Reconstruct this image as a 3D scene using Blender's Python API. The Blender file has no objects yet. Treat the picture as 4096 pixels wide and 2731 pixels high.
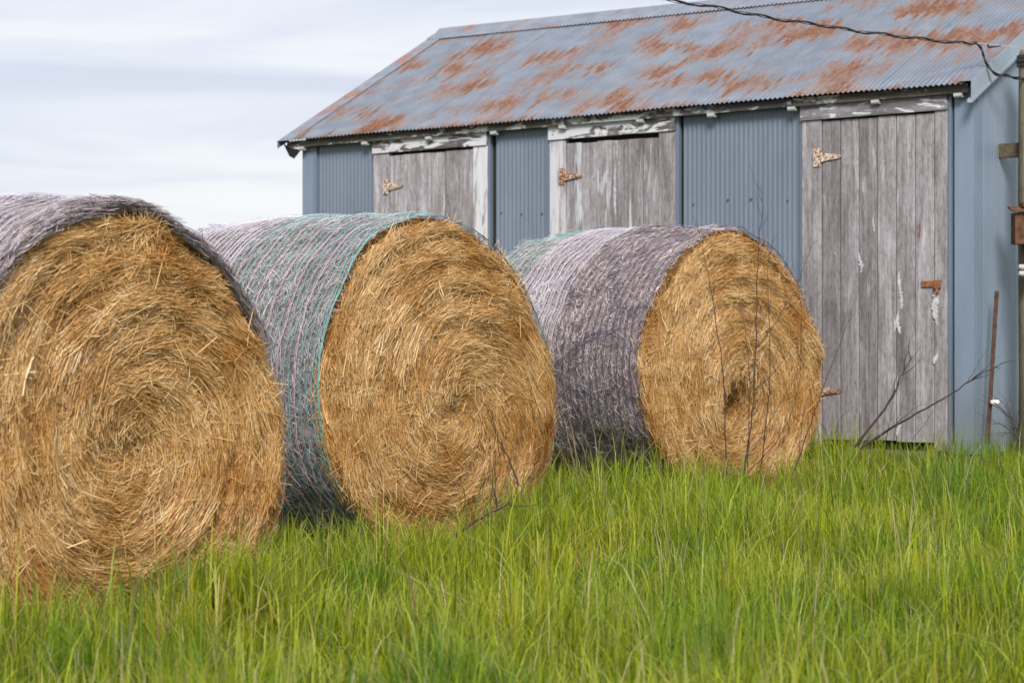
import bpy, math, random
import numpy as np
from mathutils import Vector

rng = np.random.default_rng(7)
random.seed(7)
scene = bpy.context.scene
COL = scene.collection

# ------------------------------------------------------------------ camera
CAM_Z = 1.05
FPX, HOR, CX = 7964.0, 1365.0, 2048.0
cam_data = bpy.data.cameras.new("camera")
cam_data.lens = 70.0
cam_data.sensor_width = 36.0
cam_data.clip_start = 0.1
cam_data.clip_end = 6000.0
cam_data.dof.use_dof = True
cam_data.dof.focus_distance = 9.3
cam_data.dof.aperture_fstop = 4.0
cam = bpy.data.objects.new("camera", cam_data)
cam.location = (0, 0, CAM_Z)
cam.rotation_euler = (math.radians(90), 0, 0)
COL.objects.link(cam)
scene.camera = cam

# ------------------------------------------------------------------ light
SUN_DIR = Vector((0.04, -1.0, 0.0)).normalized()      # horizontal direction towards the sun
SUN_EL = 40.0
world = bpy.data.worlds.new("World")
scene.world = world
world.use_nodes = True
wn, wl = world.node_tree.nodes, world.node_tree.links
wn.clear()
out = wn.new("ShaderNodeOutputWorld")
bg = wn.new("ShaderNodeBackground")
bg.inputs["Strength"].default_value = 0.1
sky = wn.new("ShaderNodeTexSky")
sky.sky_type = 'NISHITA'
sky.sun_disc = False
sky.sun_elevation = math.radians(SUN_EL)
sky.sun_rotation = math.atan2(SUN_DIR.x, SUN_DIR.y)
tc = wn.new("ShaderNodeTexCoord")
mp = wn.new("ShaderNodeMapping")
mp.inputs["Scale"].default_value = (1.6, 1.6, 15.0)
mp.inputs["Location"].default_value = (3.1, 0.4, 0.35)
nz = wn.new("ShaderNodeTexNoise")
nz.inputs["Scale"].default_value = 2.1
nz.inputs["Detail"].default_value = 4.0
nz.inputs["Roughness"].default_value = 0.5
nz.inputs["Distortion"].default_value = 0.6
rmp = wn.new("ShaderNodeValToRGB")
rmp.color_ramp.elements[0].position = 0.34
rmp.color_ramp.elements[0].color = (2.16, 2.23, 2.58, 1)
rmp.color_ramp.elements[1].position = 0.60
rmp.color_ramp.elements[1].color = (2.84, 2.85, 2.95, 1)
mid = rmp.color_ramp.elements.new(0.47)
mid.color = (2.52, 2.56, 2.80, 1)
mix = wn.new("ShaderNodeMixRGB")
mix.inputs["Fac"].default_value = 0.93
wl.new(tc.outputs["Generated"], mp.inputs["Vector"])
wl.new(mp.outputs["Vector"], nz.inputs["Vector"])
wl.new(nz.outputs["Fac"], rmp.inputs["Fac"])
wl.new(sky.outputs["Color"], mix.inputs["Color1"])
wl.new(rmp.outputs["Color"], mix.inputs["Color2"])
wl.new(mix.outputs["Color"], bg.inputs["Color"])
wl.new(bg.outputs["Background"], out.inputs["Surface"])

sun_data = bpy.data.lights.new("sun", 'SUN')
sun_data.energy = 1.5
sun_data.angle = math.radians(20)
sun_data.color = (1.0, 0.95, 0.89)
sun = bpy.data.objects.new("sun", sun_data)
ce, se = math.cos(math.radians(SUN_EL)), math.sin(math.radians(SUN_EL))
to_sun = Vector((SUN_DIR.x * ce, SUN_DIR.y * ce, se))
sun.rotation_euler = to_sun.to_track_quat('Z', 'Y').to_euler()
sun.location = (6, -8, 12)
COL.objects.link(sun)

vs = scene.view_settings
scene.display_settings.display_device = 'sRGB'
vs.view_transform = 'Standard'
vs.look = 'None'
vs.gamma = 1.0
vs.use_curve_mapping = False
vs.exposure = 1.60

scene.render.engine = 'CYCLES'
cy = scene.cycles
cy.max_bounces = 6
cy.diffuse_bounces = 4
cy.glossy_bounces = 2
cy.transmission_bounces = 4
cy.use_denoising = True

# ------------------------------------------------------------------ helpers
def at(px, py, Y):
    """a point at distance Y seen at picture position (px, py)"""
    return Vector(((px - CX) / FPX * Y, Y, CAM_Z + (HOR - py) / FPX * Y))

def tag(o, label=None, cat=None, group=None, kind=None):
    if label: o["label"] = label
    if cat: o["category"] = cat
    if group: o["group"] = group
    if kind: o["kind"] = kind
    return o

def empty(name, loc=(0, 0, 0), rz=0.0):
    o = bpy.data.objects.new(name, None)
    o.location = loc
    o.rotation_euler = (0, 0, rz)
    o.empty_display_size = 0.1
    COL.objects.link(o)
    return o

def link_mesh(name, me, mat=None, parent=None, smooth=False):
    o = bpy.data.objects.new(name, me)
    COL.objects.link(o)
    if mat is not None:
        me.materials.append(mat)
    if smooth:
        me.polygons.foreach_set("use_smooth", np.ones(len(me.polygons), dtype=bool))
    if parent is not None:
        o.parent = parent
    return o

def quads_mesh(name, V, Q, smooth=False):
    V = np.ascontiguousarray(V, dtype=np.float32).reshape(-1, 3)
    Q = np.ascontiguousarray(Q, dtype=np.int32).reshape(-1, 4)
    me = bpy.data.meshes.new(name)
    me.vertices.add(len(V))
    me.vertices.foreach_set("co", V.ravel())
    me.loops.add(len(Q) * 4)
    me.loops.foreach_set("vertex_index", Q.ravel())
    me.polygons.add(len(Q))
    me.polygons.foreach_set("loop_start", np.arange(0, len(Q) * 4, 4, dtype=np.int32))
    me.polygons.foreach_set("loop_total", np.full(len(Q), 4, dtype=np.int32))
    if smooth:
        me.polygons.foreach_set("use_smooth", np.ones(len(Q), dtype=bool))
    me.update(calc_edges=True)
    return me

class MB:
    """collects faces for ONE mesh object"""
    def __init__(self):
        self.v, self.f = [], []
    def poly(self, pts):
        b = len(self.v)
        self.v += [tuple(p) for p in pts]
        self.f.append(tuple(range(b, b + len(pts))))
    def box(self, x0, x1, y0, y1, z0, z1):
        b = len(self.v)
        self.v += [(x, y, z) for z in (z0, z1) for y in (y0, y1) for x in (x0, x1)]
        for f in ((0, 2, 3, 1), (4, 5, 7, 6), (0, 1, 5, 4), (2, 6, 7, 3), (0, 4, 6, 2), (1, 3, 7, 5)):
            self.f.append(tuple(b + i for i in f))
        return self
    def prism(self, pts, vec):
        """extrude polygon pts by vec"""
        n = len(pts); b = len(self.v)
        vec = Vector(vec)
        self.v += [tuple(p) for p in pts] + [tuple(Vector(p) + vec) for p in pts]
        self.f.append(tuple(b + i for i in range(n))[::-1])
        self.f.append(tuple(b + n + i for i in range(n)))
        for i in range(n):
            j = (i + 1) % n
            self.f.append((b + i, b + j, b + n + j, b + n + i))
        return self
    def tube(self, pts, radii, n=6, cap=True):
        pts = [Vector(p) for p in pts]
        if not hasattr(radii, '__len__'):
            radii = [radii] * len(pts)
        b = len(self.v)
        for i, p in enumerate(pts):
            d = (pts[min(i + 1, len(pts) - 1)] - pts[max(i - 1, 0)])
            d = d.normalized() if d.length > 1e-9 else Vector((0, 0, 1))
            a = Vector((0, 0, 1)) if abs(d.z) < 0.9 else Vector((1, 0, 0))
            u = d.cross(a).normalized(); w = d.cross(u)
            for k in range(n):
                t = 2 * math.pi * k / n
                self.v.append(tuple(p + (u * math.cos(t) + w * math.sin(t)) * radii[i]))
        for i in range(len(pts) - 1):
            for k in range(n):
                k2 = (k + 1) % n
                self.f.append((b + i * n + k, b + i * n + k2, b + (i + 1) * n + k2, b + (i + 1) * n + k))
        if cap:
            self.f.append(tuple(b + k for k in range(n))[::-1])
            self.f.append(tuple(b + (len(pts) - 1) * n + k for k in range(n)))
        return self
    def build(self, name, mat, parent=None, smooth=False):
        me = bpy.data.meshes.new(name)
        me.from_pydata(self.v, [], self.f)
        me.update()
        return link_mesh(name, me, mat, parent, smooth)

# ------------------------------------------------------------------ node helpers
class NT:
    def __init__(self, name, rough=0.7, spec=0.3, metallic=0.0):
        self.m = bpy.data.materials.new(name)
        self.m.use_nodes = True
        self.n, self.l = self.m.node_tree.nodes, self.m.node_tree.links
        self.b = self.n["Principled BSDF"]
        self.b.inputs["Roughness"].default_value = rough
        self.b.inputs["Specular IOR Level"].default_value = spec
        self.b.inputs["Metallic"].default_value = metallic
        self.out = self.n["Material Output"]
    def coord(self, scale=(1, 1, 1), which="Object", rand=0.0):
        t = self.n.new("ShaderNodeTexCoord")
        m = self.n.new("ShaderNodeMapping")
        m.inputs["Scale"].default_value = scale
        self.l.new(t.outputs[which], m.inputs["Vector"])
        if rand:
            oi = self.n.new("ShaderNodeObjectInfo")
            mu = self.n.new("ShaderNodeMath"); mu.operation = 'MULTIPLY'
            mu.inputs[1].default_value = rand
            self.l.new(oi.outputs["Random"], mu.inputs[0])
            self.l.new(mu.outputs[0], m.inputs["Location"])
        return m.outputs["Vector"]
    def noise(self, vec, scale=1.0, detail=4, rough=0.55, dist=0.0):
        t = self.n.new("ShaderNodeTexNoise")
        t.inputs["Scale"].default_value = scale
        t.inputs["Detail"].default_value = detail
        t.inputs["Roughness"].default_value = rough
        t.inputs["Distortion"].default_value = dist
        self.l.new(vec, t.inputs["Vector"])
        return t.outputs["Fac"]
    def ramp(self, fac, stops, interp='LINEAR'):
        r = self.n.new("ShaderNodeValToRGB")
        r.color_ramp.interpolation = interp
        e = r.color_ramp.elements
        while len(e) < len(stops):
            e.new(0.5)
        for el, (p, c) in zip(e, stops):
            el.position = p
            el.color = (*c, 1) if len(c) == 3 else c
        self.l.new(fac, r.inputs["Fac"])
        return r.outputs["Color"]
    def mask(self, fac, lo, hi):
        return self.ramp(fac, [(lo, (0, 0, 0)), (hi, (1, 1, 1))])
    def mix(self, fac, a, b, mode='MIX'):
        m = self.n.new("ShaderNodeMixRGB"); m.blend_type = mode
        for s, v in ((m.inputs["Fac"], fac), (m.inputs["Color1"], a), (m.inputs["Color2"], b)):
            if isinstance(v, (int, float)): s.default_value = v
            elif isinstance(v, tuple): s.default_value = (*v, 1)
            else: self.l.new(v, s)
        return m.outputs["Color"]
    def math(self, op, a, b):
        m = self.n.new("ShaderNodeMath"); m.operation = op
        for s, v in ((m.inputs[0], a), (m.inputs[1], b)):
            if isinstance(v, (int, float)): s.default_value = v
            else: self.l.new(v, s)
        return m.outputs[0]
    def island(self):
        return self.n.new("ShaderNodeNewGeometry").outputs["Random Per Island"]
    def objrand(self):
        return self.n.new("ShaderNodeObjectInfo").outputs["Random"]
    def color(self, c):
        if isinstance(c, tuple): self.b.inputs["Base Color"].default_value = (*c, 1)
        else: self.l.new(c, self.b.inputs["Base Color"])
    def rough(self, c):
        self.l.new(c, self.b.inputs["Roughness"])
    def bump(self, h, strength=0.3, dist=0.01):
        b = self.n.new("ShaderNodeBump")
        b.inputs["Strength"].default_value = strength
        b.inputs["Distance"].default_value = dist
        self.l.new(h, b.inputs["Height"])
        self.l.new(b.outputs["Normal"], self.b.inputs["Normal"])
    def translucent(self, col, fac):
        t = self.n.new("ShaderNodeBsdfTranslucent")
        self.l.new(col, t.inputs["Color"])
        m = self.n.new("ShaderNodeMixShader")
        m.inputs["Fac"].default_value = fac
        self.l.new(self.b.outputs["BSDF"], m.inputs[1])
        self.l.new(t.outputs["BSDF"], m.inputs[2])
        self.l.new(m.outputs["Shader"], self.out.inputs["Surface"])

M = {}

def straw_material(name, stops, patch_lo, patch_hi, trans=0.06, pscale=3.2):
    t = NT(name, rough=0.42, spec=0.5)
    c = t.ramp(t.island(), stops)
    v = t.coord((1, 1, 1))
    p = t.noise(v, pscale, 3, 0.55, 0.4)
    tint = t.ramp(p, [(0.34, patch_lo), (0.60, patch_hi)])
    c = t.mix(1.0, c, tint, 'MULTIPLY')
    t.color(c)
    t.translucent(c, trans)
    return t.m

M['straw'] = straw_material("straw", [
    (0.00, (0.22, 0.100, 0.024)), (0.12, (0.41, 0.205, 0.054)), (0.38, (0.60, 0.355, 0.122)),
    (0.66, (0.74, 0.475, 0.202)), (0.87, (0.83, 0.600, 0.310)), (1.00, (0.87, 0.730, 0.500))],
    (0.72, 0.56, 0.33), (1.0, 1.0, 1.0), 0.14)
M['straw_grey'] = straw_material("weathered_straw", [
    (0.00, (0.085, 0.070, 0.078)), (0.28, (0.265, 0.225, 0.230)), (0.58, (0.450, 0.395, 0.405)),
    (0.80, (0.600, 0.545, 0.570)), (0.93, (0.690, 0.635, 0.645)), (1.00, (0.55, 0.38, 0.22))],
    (0.74, 0.74, 0.80), (1.0, 0.98, 1.0))
M['straw_pink'] = straw_material("faded_pinkish_straw", [
    (0.00, (0.130, 0.105, 0.108)), (0.20, (0.330, 0.265, 0.258)), (0.50, (0.560, 0.470, 0.460)),
    (0.80, (0.710, 0.620, 0.620)), (0.93, (0.780, 0.710, 0.710)), (1.00, (0.72, 0.53, 0.34))],
    (0.74, 0.71, 0.76), (1.0, 0.99, 1.0))
M['straw_dark'] = straw_material("damp_straw", [
    (0.00, (0.050, 0.040, 0.045)), (0.40, (0.130, 0.100, 0.095)), (0.75, (0.260, 0.200, 0.175)),
    (1.00, (0.48, 0.36, 0.24))], (0.7, 0.7, 0.75), (1, 1, 1))

def plain(name, col, rough=0.7, spec=0.3, metallic=0.0, var=0.25, scale=8.0):
    t = NT(name, rough, spec, metallic)
    v = t.coord()
    n = t.noise(v, scale, 5, 0.6)
    lo = tuple(c * (1 - var) for c in col); hi = tuple(min(1, c * (1 + var)) for c in col)
    t.color(t.ramp(n, [(0.3, lo), (0.7, hi)]))
    t.bump(n, 0.15, 0.004)
    return t.m

t = NT("bale_core", 0.9, 0.1)
n = t.noise(t.coord((1, 1, 1)), 30, 4, 0.6)
t.color(t.ramp(n, [(0.3, (0.05, 0.024, 0.007)), (0.7, (0.17, 0.085, 0.026))]))
M['core'] = t.m
t = NT("bale_core_weathered", 0.9, 0.1)
n = t.noise(t.coord((1, 1, 1)), 30, 4, 0.6)
t.color(t.ramp(n, [(0.3, (0.11, 0.09, 0.088)), (0.7, (0.28, 0.235, 0.23))]))
M['core_grey'] = t.m
M['net_white'] = plain("net_white", (0.58, 0.57, 0.66), 0.5, 0.4, 0, 0.12)
M['net_lilac'] = plain("net_lilac", (0.47, 0.455, 0.53), 0.5, 0.4, 0, 0.15)
M['net_teal'] = plain("net_teal", (0.12, 0.39, 0.36), 0.5, 0.4, 0, 0.2)
M['net_dark'] = plain("net_dark", (0.045, 0.050, 0.090), 0.6, 0.3, 0, 0.3)

# grass
t = NT("grass_blade", 0.45, 0.3)
isl = t.island()
c = t.ramp(isl, [(0.0, (0.095, 0.155, 0.014)), (0.18, (0.190, 0.255, 0.014)), (0.46, (0.315, 0.365, 0.018)),
                 (0.74, (0.420, 0.440, 0.030)), (0.90, (0.270, 0.345, 0.075)), (0.955, (0.44, 0.44, 0.13)),
                 (0.980, (0.47, 0.36, 0.20)), (1.0, (0.28, 0.17, 0.12))])
v = t.coord((1, 1, 1))
p = t.noise(v, 1.5, 4, 0.6)
c = t.mix(1.0, c, t.ramp(p, [(0.36, (0.52, 0.76, 0.70)), (0.50, (0.96, 1.03, 0.90)), (0.66, (1.20, 1.10, 0.90))]), 'MULTIPLY')
t.color(c)
t.translucent(c, 0.45)
M['grass'] = t.m

t = NT("ground_soil", 0.95, 0.1)
v = t.coord((1, 1, 1))
n1 = t.noise(v, 2.0, 8, 0.6); n2 = t.noise(v, 40, 4, 0.6)
g = t.ramp(n1, [(0.35, (0.045, 0.075, 0.014)), (0.65, (0.085, 0.125, 0.022))])
t.color(t.mix(t.mask(n2, 0.45, 0.75), g, (0.13, 0.11, 0.05)))
t.bump(n2, 0.6, 0.03)
M['ground'] = t.m

# corrugated roof metal, galvanised with rust
PITCH_ = 0.0365
def roof_material():
    t = NT("galvanised_rusty_sheet", 0.5, 0.4, 0.25)
    v0 = t.coord((1, 1, 1))
    # rust patches: a patch starts on a ragged line across the sheet and runs down the slope
    sx_ = t.n.new('ShaderNodeSeparateXYZ'); t.l.new(v0, sx_.inputs[0])
    colm = t.math('FLOOR', t.math('MULTIPLY', sx_.outputs[0], 1.0 / PITCH_), 0.0)
    wn_ = t.n.new('ShaderNodeTexWhiteNoise'); wn_.noise_dimensions = '1D'
    t.l.new(colm, wn_.inputs['W'])
    jit = t.math('MULTIPLY', t.math('SUBTRACT', wn_.outputs['Value'], 0.5), 0.19)
    yy = t.math('ADD', sx_.outputs[1], jit)
    cmb = t.n.new('ShaderNodeCombineXYZ')
    t.l.new(t.math('MULTIPLY', sx_.outputs[0], 1.75), cmb.inputs[0])
    t.l.new(t.math('MULTIPLY', yy, 2.4), cmb.inputs[1])
    big = t.noise(cmb.outputs[0], 1.0, 2.5, 0.5, 0.25)
    cmb2 = t.n.new('ShaderNodeCombineXYZ')
    t.l.new(t.math('MULTIPLY', sx_.outputs[0], 9.0), cmb2.inputs[0])
    t.l.new(t.math('MULTIPLY', yy, 4.0), cmb2.inputs[1])
    big2 = t.noise(cmb2.outputs[0], 1.0, 2, 0.5)
    streak = t.noise(t.coord((60, 2.0, 2.0)), 1.0, 2, 0.6)
    fine = t.noise(v0, 55.0, 4, 0.75)
    s = t.math('ADD', t.math('MULTIPLY', big, 0.72), t.math('MULTIPLY', big2, 0.16))
    s = t.math('ADD', s, t.math('MULTIPLY', streak, 0.20))
    s = t.math('ADD', s, t.math('MULTIPLY', fine, 0.24))
    # patches gather along the nail rows, which stagger from sheet to sheet
    bay = t.math('FLOOR', t.math('MULTIPLY', sx_.outputs[0], 1.57), 0.0)
    wb_ = t.n.new('ShaderNodeTexWhiteNoise'); wb_.noise_dimensions = '1D'
    t.l.new(bay, wb_.inputs['W'])
    row = t.math('ADD', t.math('MULTIPLY', yy, 2 * math.pi / 0.46), t.math('MULTIPLY', wb_.outputs['Value'], 6.28))
    s = t.math('ADD', s, t.math('MULTIPLY', t.math('SINE', row, 0.0), 0.052))
    cor = t.math('SINE', t.math('MULTIPLY', sx_.outputs[0], 2 * math.pi / PITCH_), 0.0)
    s = t.math('ADD', s, t.math('MULTIPLY', cor, 0.016))
    rust = t.mask(s, 0.642, 0.785)
    faint = t.mask(s, 0.625, 0.740)
    zinc_n = t.noise(v0, 6.0, 6, 0.6)
    zinc = t.ramp(zinc_n, [(0.3, (0.148, 0.178, 0.222)), (0.7, (0.216, 0.250, 0.302))])
    sheet = t.objrand()
    zinc = t.mix(1.0, zinc, t.ramp(sheet, [(0.0, (0.93, 0.93, 0.94)), (1.0, (1.05, 1.04, 1.03))]), 'MULTIPLY')
    thin = t.noise(t.coord((80, 3.0, 3.0)), 1.0, 2, 0.5)
    rc = t.ramp(t.noise(v0, 22, 4, 0.65), [(0.30, (0.100, 0.042, 0.028)), (0.50, (0.175, 0.076, 0.040)), (0.72, (0.280, 0.145, 0.072))])
    zinc = t.mix(1.0, zinc, t.ramp(t.math('ADD', t.math('MULTIPLY', cor, 0.28), t.math('ADD', 0.22, t.math('MULTIPLY', streak, 0.55))), [(0.15, (0.80, 0.80, 0.82)), (0.75, (1.08, 1.08, 1.08))]), 'MULTIPLY')
    c = t.mix(t.math('MULTIPLY', faint, 0.45), zinc, (0.33, 0.21, 0.15))
    c = t.mix(t.math('MULTIPLY', t.mask(thin, 0.62, 0.72), 0.30), c, (0.33, 0.16, 0.11))
    c = t.mix(t.math('MULTIPLY', rust, 0.92), c, rc)
    t.color(c)
    t.rough(t.ramp(rust, [(0, (0.48,) * 3), (1, (0.9,) * 3)]))
    t.bump(fine, 0.12, 0.004)
    return t.m
M['roof'] = roof_material()

def flashing_material(name, rusty):
    t = NT(name, 0.5, 0.4, 0.2)
    v = t.coord((3.0, 3.0, 3.0))
    n = t.noise(v, 1.3, 5, 0.6, 0.5)
    zinc = t.ramp(t.noise(v, 3, 5, 0.6), [(0.3, (0.17, 0.195, 0.24)), (0.7, (0.25, 0.275, 0.325))])
    rc = t.ramp(t.noise(v, 9, 4, 0.6), [(0.35, (0.22, 0.085, 0.055)), (0.7, (0.40, 0.19, 0.105))])
    t.color(t.mix(t.math('MULTIPLY', t.mask(n, rusty, rusty + 0.09), 0.85), zinc, rc))
    t.bump(n, 0.1, 0.004)
    return t.m
M['flash_rusty'] = flashing_material("flashing_rusty", 0.50)
M['ridge'] = flashing_material("ridge_cap_metal", 0.57)
t = NT("flashing_pale", 0.5, 0.4, 0.1)
n = t.noise(t.coord((2, 2, 2)), 2.0, 5, 0.6)
c = t.ramp(n, [(0.3, (0.27, 0.33, 0.39)), (0.7, (0.34, 0.40, 0.46))])
c = t.mix(t.mask(t.noise(t.coord((4, 4, 4)), 2.2, 4, 0.6), 0.66, 0.70), c, (0.36, 0.17, 0.10))
t.color(c)
M['flash_pale'] = t.m

def blue_wall(name, base, splash=True):
    t = NT(name, 0.45, 0.4, 0.0)
    n = t.noise(t.coord((9, 9, 1.2)), 1.0, 5, 0.6)
    sp = t.noise(t.coord((1, 1, 1)), 160, 2, 0.6)
    c = t.ramp(n, [(0.3, tuple(x * 0.88 for x in base)), (0.7, tuple(x * 1.10 for x in base))])
    c = t.mix(0.35, c, t.ramp(sp, [(0.3, tuple(x * 0.75 for x in base)), (0.7, tuple(x * 1.25 for x in base))]))
    c = t.mix(1.0, c, t.ramp(t.objrand(), [(0, (0.95, 0.95, 0.95)), (1, (1.05, 1.05, 1.05))]), 'MULTIPLY')
    sz = t.n.new('ShaderNodeSeparateXYZ'); t.l.new(t.coord((1, 1, 1)), sz.inputs[0])
    mud = t.math('SUBTRACT', t.math('ADD', 0.62, t.math('MULTIPLY', t.noise(t.coord((6, 6, 3)), 1.0, 5, 0.65), 0.55)), sz.outputs[2])
    c = t.mix(t.math('MULTIPLY', t.mask(mud, 0.02, 0.45), 0.45), c, (0.16, 0.15, 0.12))
    rs = t.noise(t.coord((16, 16, 5)), 1.0, 5, 0.7)
    c = t.mix(t.math('MULTIPLY', t.mask(rs, 0.70, 0.76), 0.35), c, (0.22, 0.13, 0.09))
    chalk = t.noise(t.coord((2.2, 2.2, 1.1)), 1.0, 4, 0.6)
    c = t.mix(t.math('MULTIPLY', t.mask(chalk, 0.45, 0.75), 0.22), c, tuple(min(1, x * 1.5 + .03) for x in base))
    t.color(c)
    t.bump(sp, 0.05, 0.002)
    return t.m
M['blue'] = blue_wall("slate_blue_sheet", (0.145, 0.182, 0.235))
M['blue_trim'] = blue_wall("slate_blue_trim", (0.170, 0.222, 0.295))
M['blue_channel'] = blue_wall("slate_blue_channel", (0.13, 0.17, 0.225))

def wood(name, paint_lo, vertical=True, dark=1.0, paint=(0.58, 0.58, 0.61), paint_w=0.03, warm=(1.0, 1.0, 1.0)):
    """weathered grey board with flakes of old white paint"""
    t = NT(name, 0.85, 0.15)
    sg = (46, 46, 1.7) if vertical else (1.7, 46, 46)
    sm = (9, 9, 1.5) if vertical else (1.5, 9, 13)
    sp = (14, 14, 2.0) if vertical else (5.5, 13, 15)
    g1 = t.noise(t.coord(sg, rand=37.0), 1.0, 6, 0.72, 0.35)
    sg2 = tuple(x * (4.5 if x > 10 else 3.5) for x in sg)
    g2 = t.noise(t.coord(sg2, rand=17.0), 1.0, 3, 0.7)
    grain = t.math('ADD', t.math('MULTIPLY', g1, 0.66), t.math('MULTIPLY', g2, 0.34))
    mott = t.noise(t.coord(sm, rand=53.0), 1.0, 5, 0.6, 0.6)
    pn = t.noise(t.coord(sp, rand=71.0), 1.0, 6, 0.62, 0.7)
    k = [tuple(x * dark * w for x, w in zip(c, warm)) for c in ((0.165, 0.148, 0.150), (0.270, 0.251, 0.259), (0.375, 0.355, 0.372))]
    c = t.ramp(grain, [(0.33, k[0]), (0.50, k[1]), (0.67, k[2])])
    m2 = t.ramp(mott, [(0.28, (0.60, 0.58, 0.58)), (0.50, (1, 1, 1)), (0.72, (1.42, 1.42, 1.48))])
    c = t.mix(1.0, c, m2, 'MULTIPLY')
    speck = t.noise(t.coord((60, 60, 22) if vertical else (22, 60, 60), rand=5.0), 1.0, 3, 0.7)
    c = t.mix(1.0, c, t.ramp(speck, [(0.32, (0.72, 0.71, 0.71)), (0.48, (1, 1, 1)), (0.70, (1.22, 1.22, 1.25))]), 'MULTIPLY')
    tone = t.ramp(t.objrand(), [(0, (0.76, 0.745, 0.74)), (0.5, (1, 1, 1)), (1, (1.20, 1.21, 1.25))])
    c = t.mix(1.0, c, tone, 'MULTIPLY')
    pm = t.math('ADD', t.math('MULTIPLY', pn, 0.72), t.math('MULTIPLY', grain, 0.28))
    mk = t.mask(pm, paint_lo, paint_lo + paint_w)
    pc = t.ramp(mott, [(0.3, tuple(x * 0.86 for x in paint)), (0.7, tuple(min(1, x * 1.08) for x in paint))])
    t.color(t.mix(mk, c, pc))
    t.bump(t.math('ADD', grain, t.math('MULTIPLY', mk, 0.6)), 0.45, 0.004)
    return t.m
M['old_paint'] = plain('old_white_paint', (0.46, 0.46, 0.49), 0.7, 0.2, 0, 0.25, 25)
M['plank'] = wood("weathered_plank", 0.58, paint=(.50, .50, .53), paint_w=0.08)
M['plank_b'] = wood("weathered_plank_streaked", 0.535, paint=(.52, .52, .55), paint_w=0.07)
M['jamb_bare'] = wood("bare_jamb", 0.69, dark=1.05)
M['jamb_white'] = wood("painted_jamb", 0.435, paint_w=0.05)
M['jamb_half'] = wood("half_painted_jamb", 0.44, paint=(0.54, 0.54, 0.57), paint_w=0.10)
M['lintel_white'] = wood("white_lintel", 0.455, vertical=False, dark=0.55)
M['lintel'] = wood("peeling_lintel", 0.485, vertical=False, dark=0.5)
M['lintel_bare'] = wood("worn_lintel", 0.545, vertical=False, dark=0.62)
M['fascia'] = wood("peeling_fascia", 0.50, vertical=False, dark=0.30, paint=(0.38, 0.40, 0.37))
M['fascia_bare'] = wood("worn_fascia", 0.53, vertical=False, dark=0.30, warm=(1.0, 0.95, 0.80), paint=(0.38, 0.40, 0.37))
M['rafter'] = plain("rafter_paint", (0.42, 0.43, 0.42), 0.8, 0.2, 0, 0.2)
M['beam'] = wood("brown_beam", 0.9, vertical=False, dark=0.40, warm=(1.05, 0.90, 0.58))
M['pole'] = wood("mossy_pole", 0.9, dark=0.55, warm=(1.04, 0.96, 0.60))
M['sill'] = plain("foundation_sill", (0.16, 0.15, 0.13), 0.9, 0.1, 0, 0.4)
M['inside'] = plain("dark_backing", (0.03, 0.028, 0.027), 0.95, 0.05)

def rusty(name, paint, lo):
    t = NT(name, 0.75, 0.3)
    v = t.coord((1, 1, 1), rand=9.0)
    n = t.noise(v, 62, 5, 0.7)
    rc = t.ramp(t.noise(v, 70, 4, 0.6), [(0.3, (0.10, 0.040, 0.022)), (0.55, (0.26, 0.105, 0.045)), (0.75, (0.40, 0.20, 0.09))])
    t.color(t.mix(t.mask(n, lo, lo + 0.06), rc, paint))
    t.bump(n, 0.3, 0.003)
    return t.m
M['hinge'] = rusty("hinge_flaking_paint", (0.58, 0.51, 0.43), 0.455)
M['hinge_rust'] = rusty("hinge_rust", (0.54, 0.46, 0.38), 0.50)
M['rust'] = rusty("bare_rust", (0.22, 0.12, 0.08), 0.6)
M['stake'] = plain("stake_rust", (0.075, 0.042, 0.032), 0.85, 0.2, 0, 0.45, 30)
M['rust_dark'] = plain("box_rust", (0.11, 0.055, 0.032), 0.85, 0.2, 0, 0.6, 18)
M['cable'] = plain("cable_black", (0.028, 0.028, 0.030), 0.6, 0.3)
M['black'] = plain("insulator_black", (0.02, 0.02, 0.022), 0.35, 0.5)
M['grey_box'] = plain("grey_box", (0.42, 0.43, 0.44), 0.6, 0.3, 0, 0.1)
M['white_cer'] = plain("white_ceramic", (0.75, 0.74, 0.70), 0.3, 0.5, 0, 0.05)
M['screw'] = plain("screw_metal", (0.09, 0.11, 0.14), 0.5, 0.4)
M['twig'] = plain("twig_bark", (0.060, 0.043, 0.042), 0.9, 0.1, 0, 0.4, 40)
t = NT("dry_stem", 0.8, 0.2)
t.color(t.ramp(t.island(), [(0.0, (0.16, 0.10, 0.075)), (0.5, (0.34, 0.25, 0.15)), (1.0, (0.50, 0.42, 0.27))]))
M['dry_stem'] = t.m
M['twig_pale'] = plain("dry_stalk", (0.26, 0.19, 0.13), 0.9, 0.1, 0, 0.3, 30)

# ------------------------------------------------------------------ ground
GX = np.array([-50, 0, 4, 6, 7.15, 9.44, 11.4, 12.5, 15, 25, 4000])
GZ = np.array([-.14, -.14, -.11, -.06, -.005, .09, .185, .285, .325, .33, .33])
def ground_z(x, y):
    y = np.asarray(y, dtype=float); x = np.asarray(x, dtype=float)
    z = (np.interp(y - .5, GX, GZ) + np.interp(y, GX, GZ) * 2 + np.interp(y + .5, GX, GZ)) / 4
    near = np.exp(-np.maximum(0, np.abs(y - 9) - 7) / 3.0)
    z = z + near * 0.012 * (np.sin(x * 2.1 + y * 1.3) + np.sin(x * 3.7 - y * 2.9 + 1.0) * 0.6)
    return z
ax = np.concatenate([-np.geomspace(3000, 9, 16), np.linspace(-8, 8, 81), np.geomspace(9, 3000, 16)])
ay = np.concatenate([-np.geomspace(2000, 3, 10), np.linspace(-2, 20, 111), np.geomspace(21, 5000, 20)])
gx, gy = np.meshgrid(ax, ay)
gz = ground_z(gx, gy)
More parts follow.
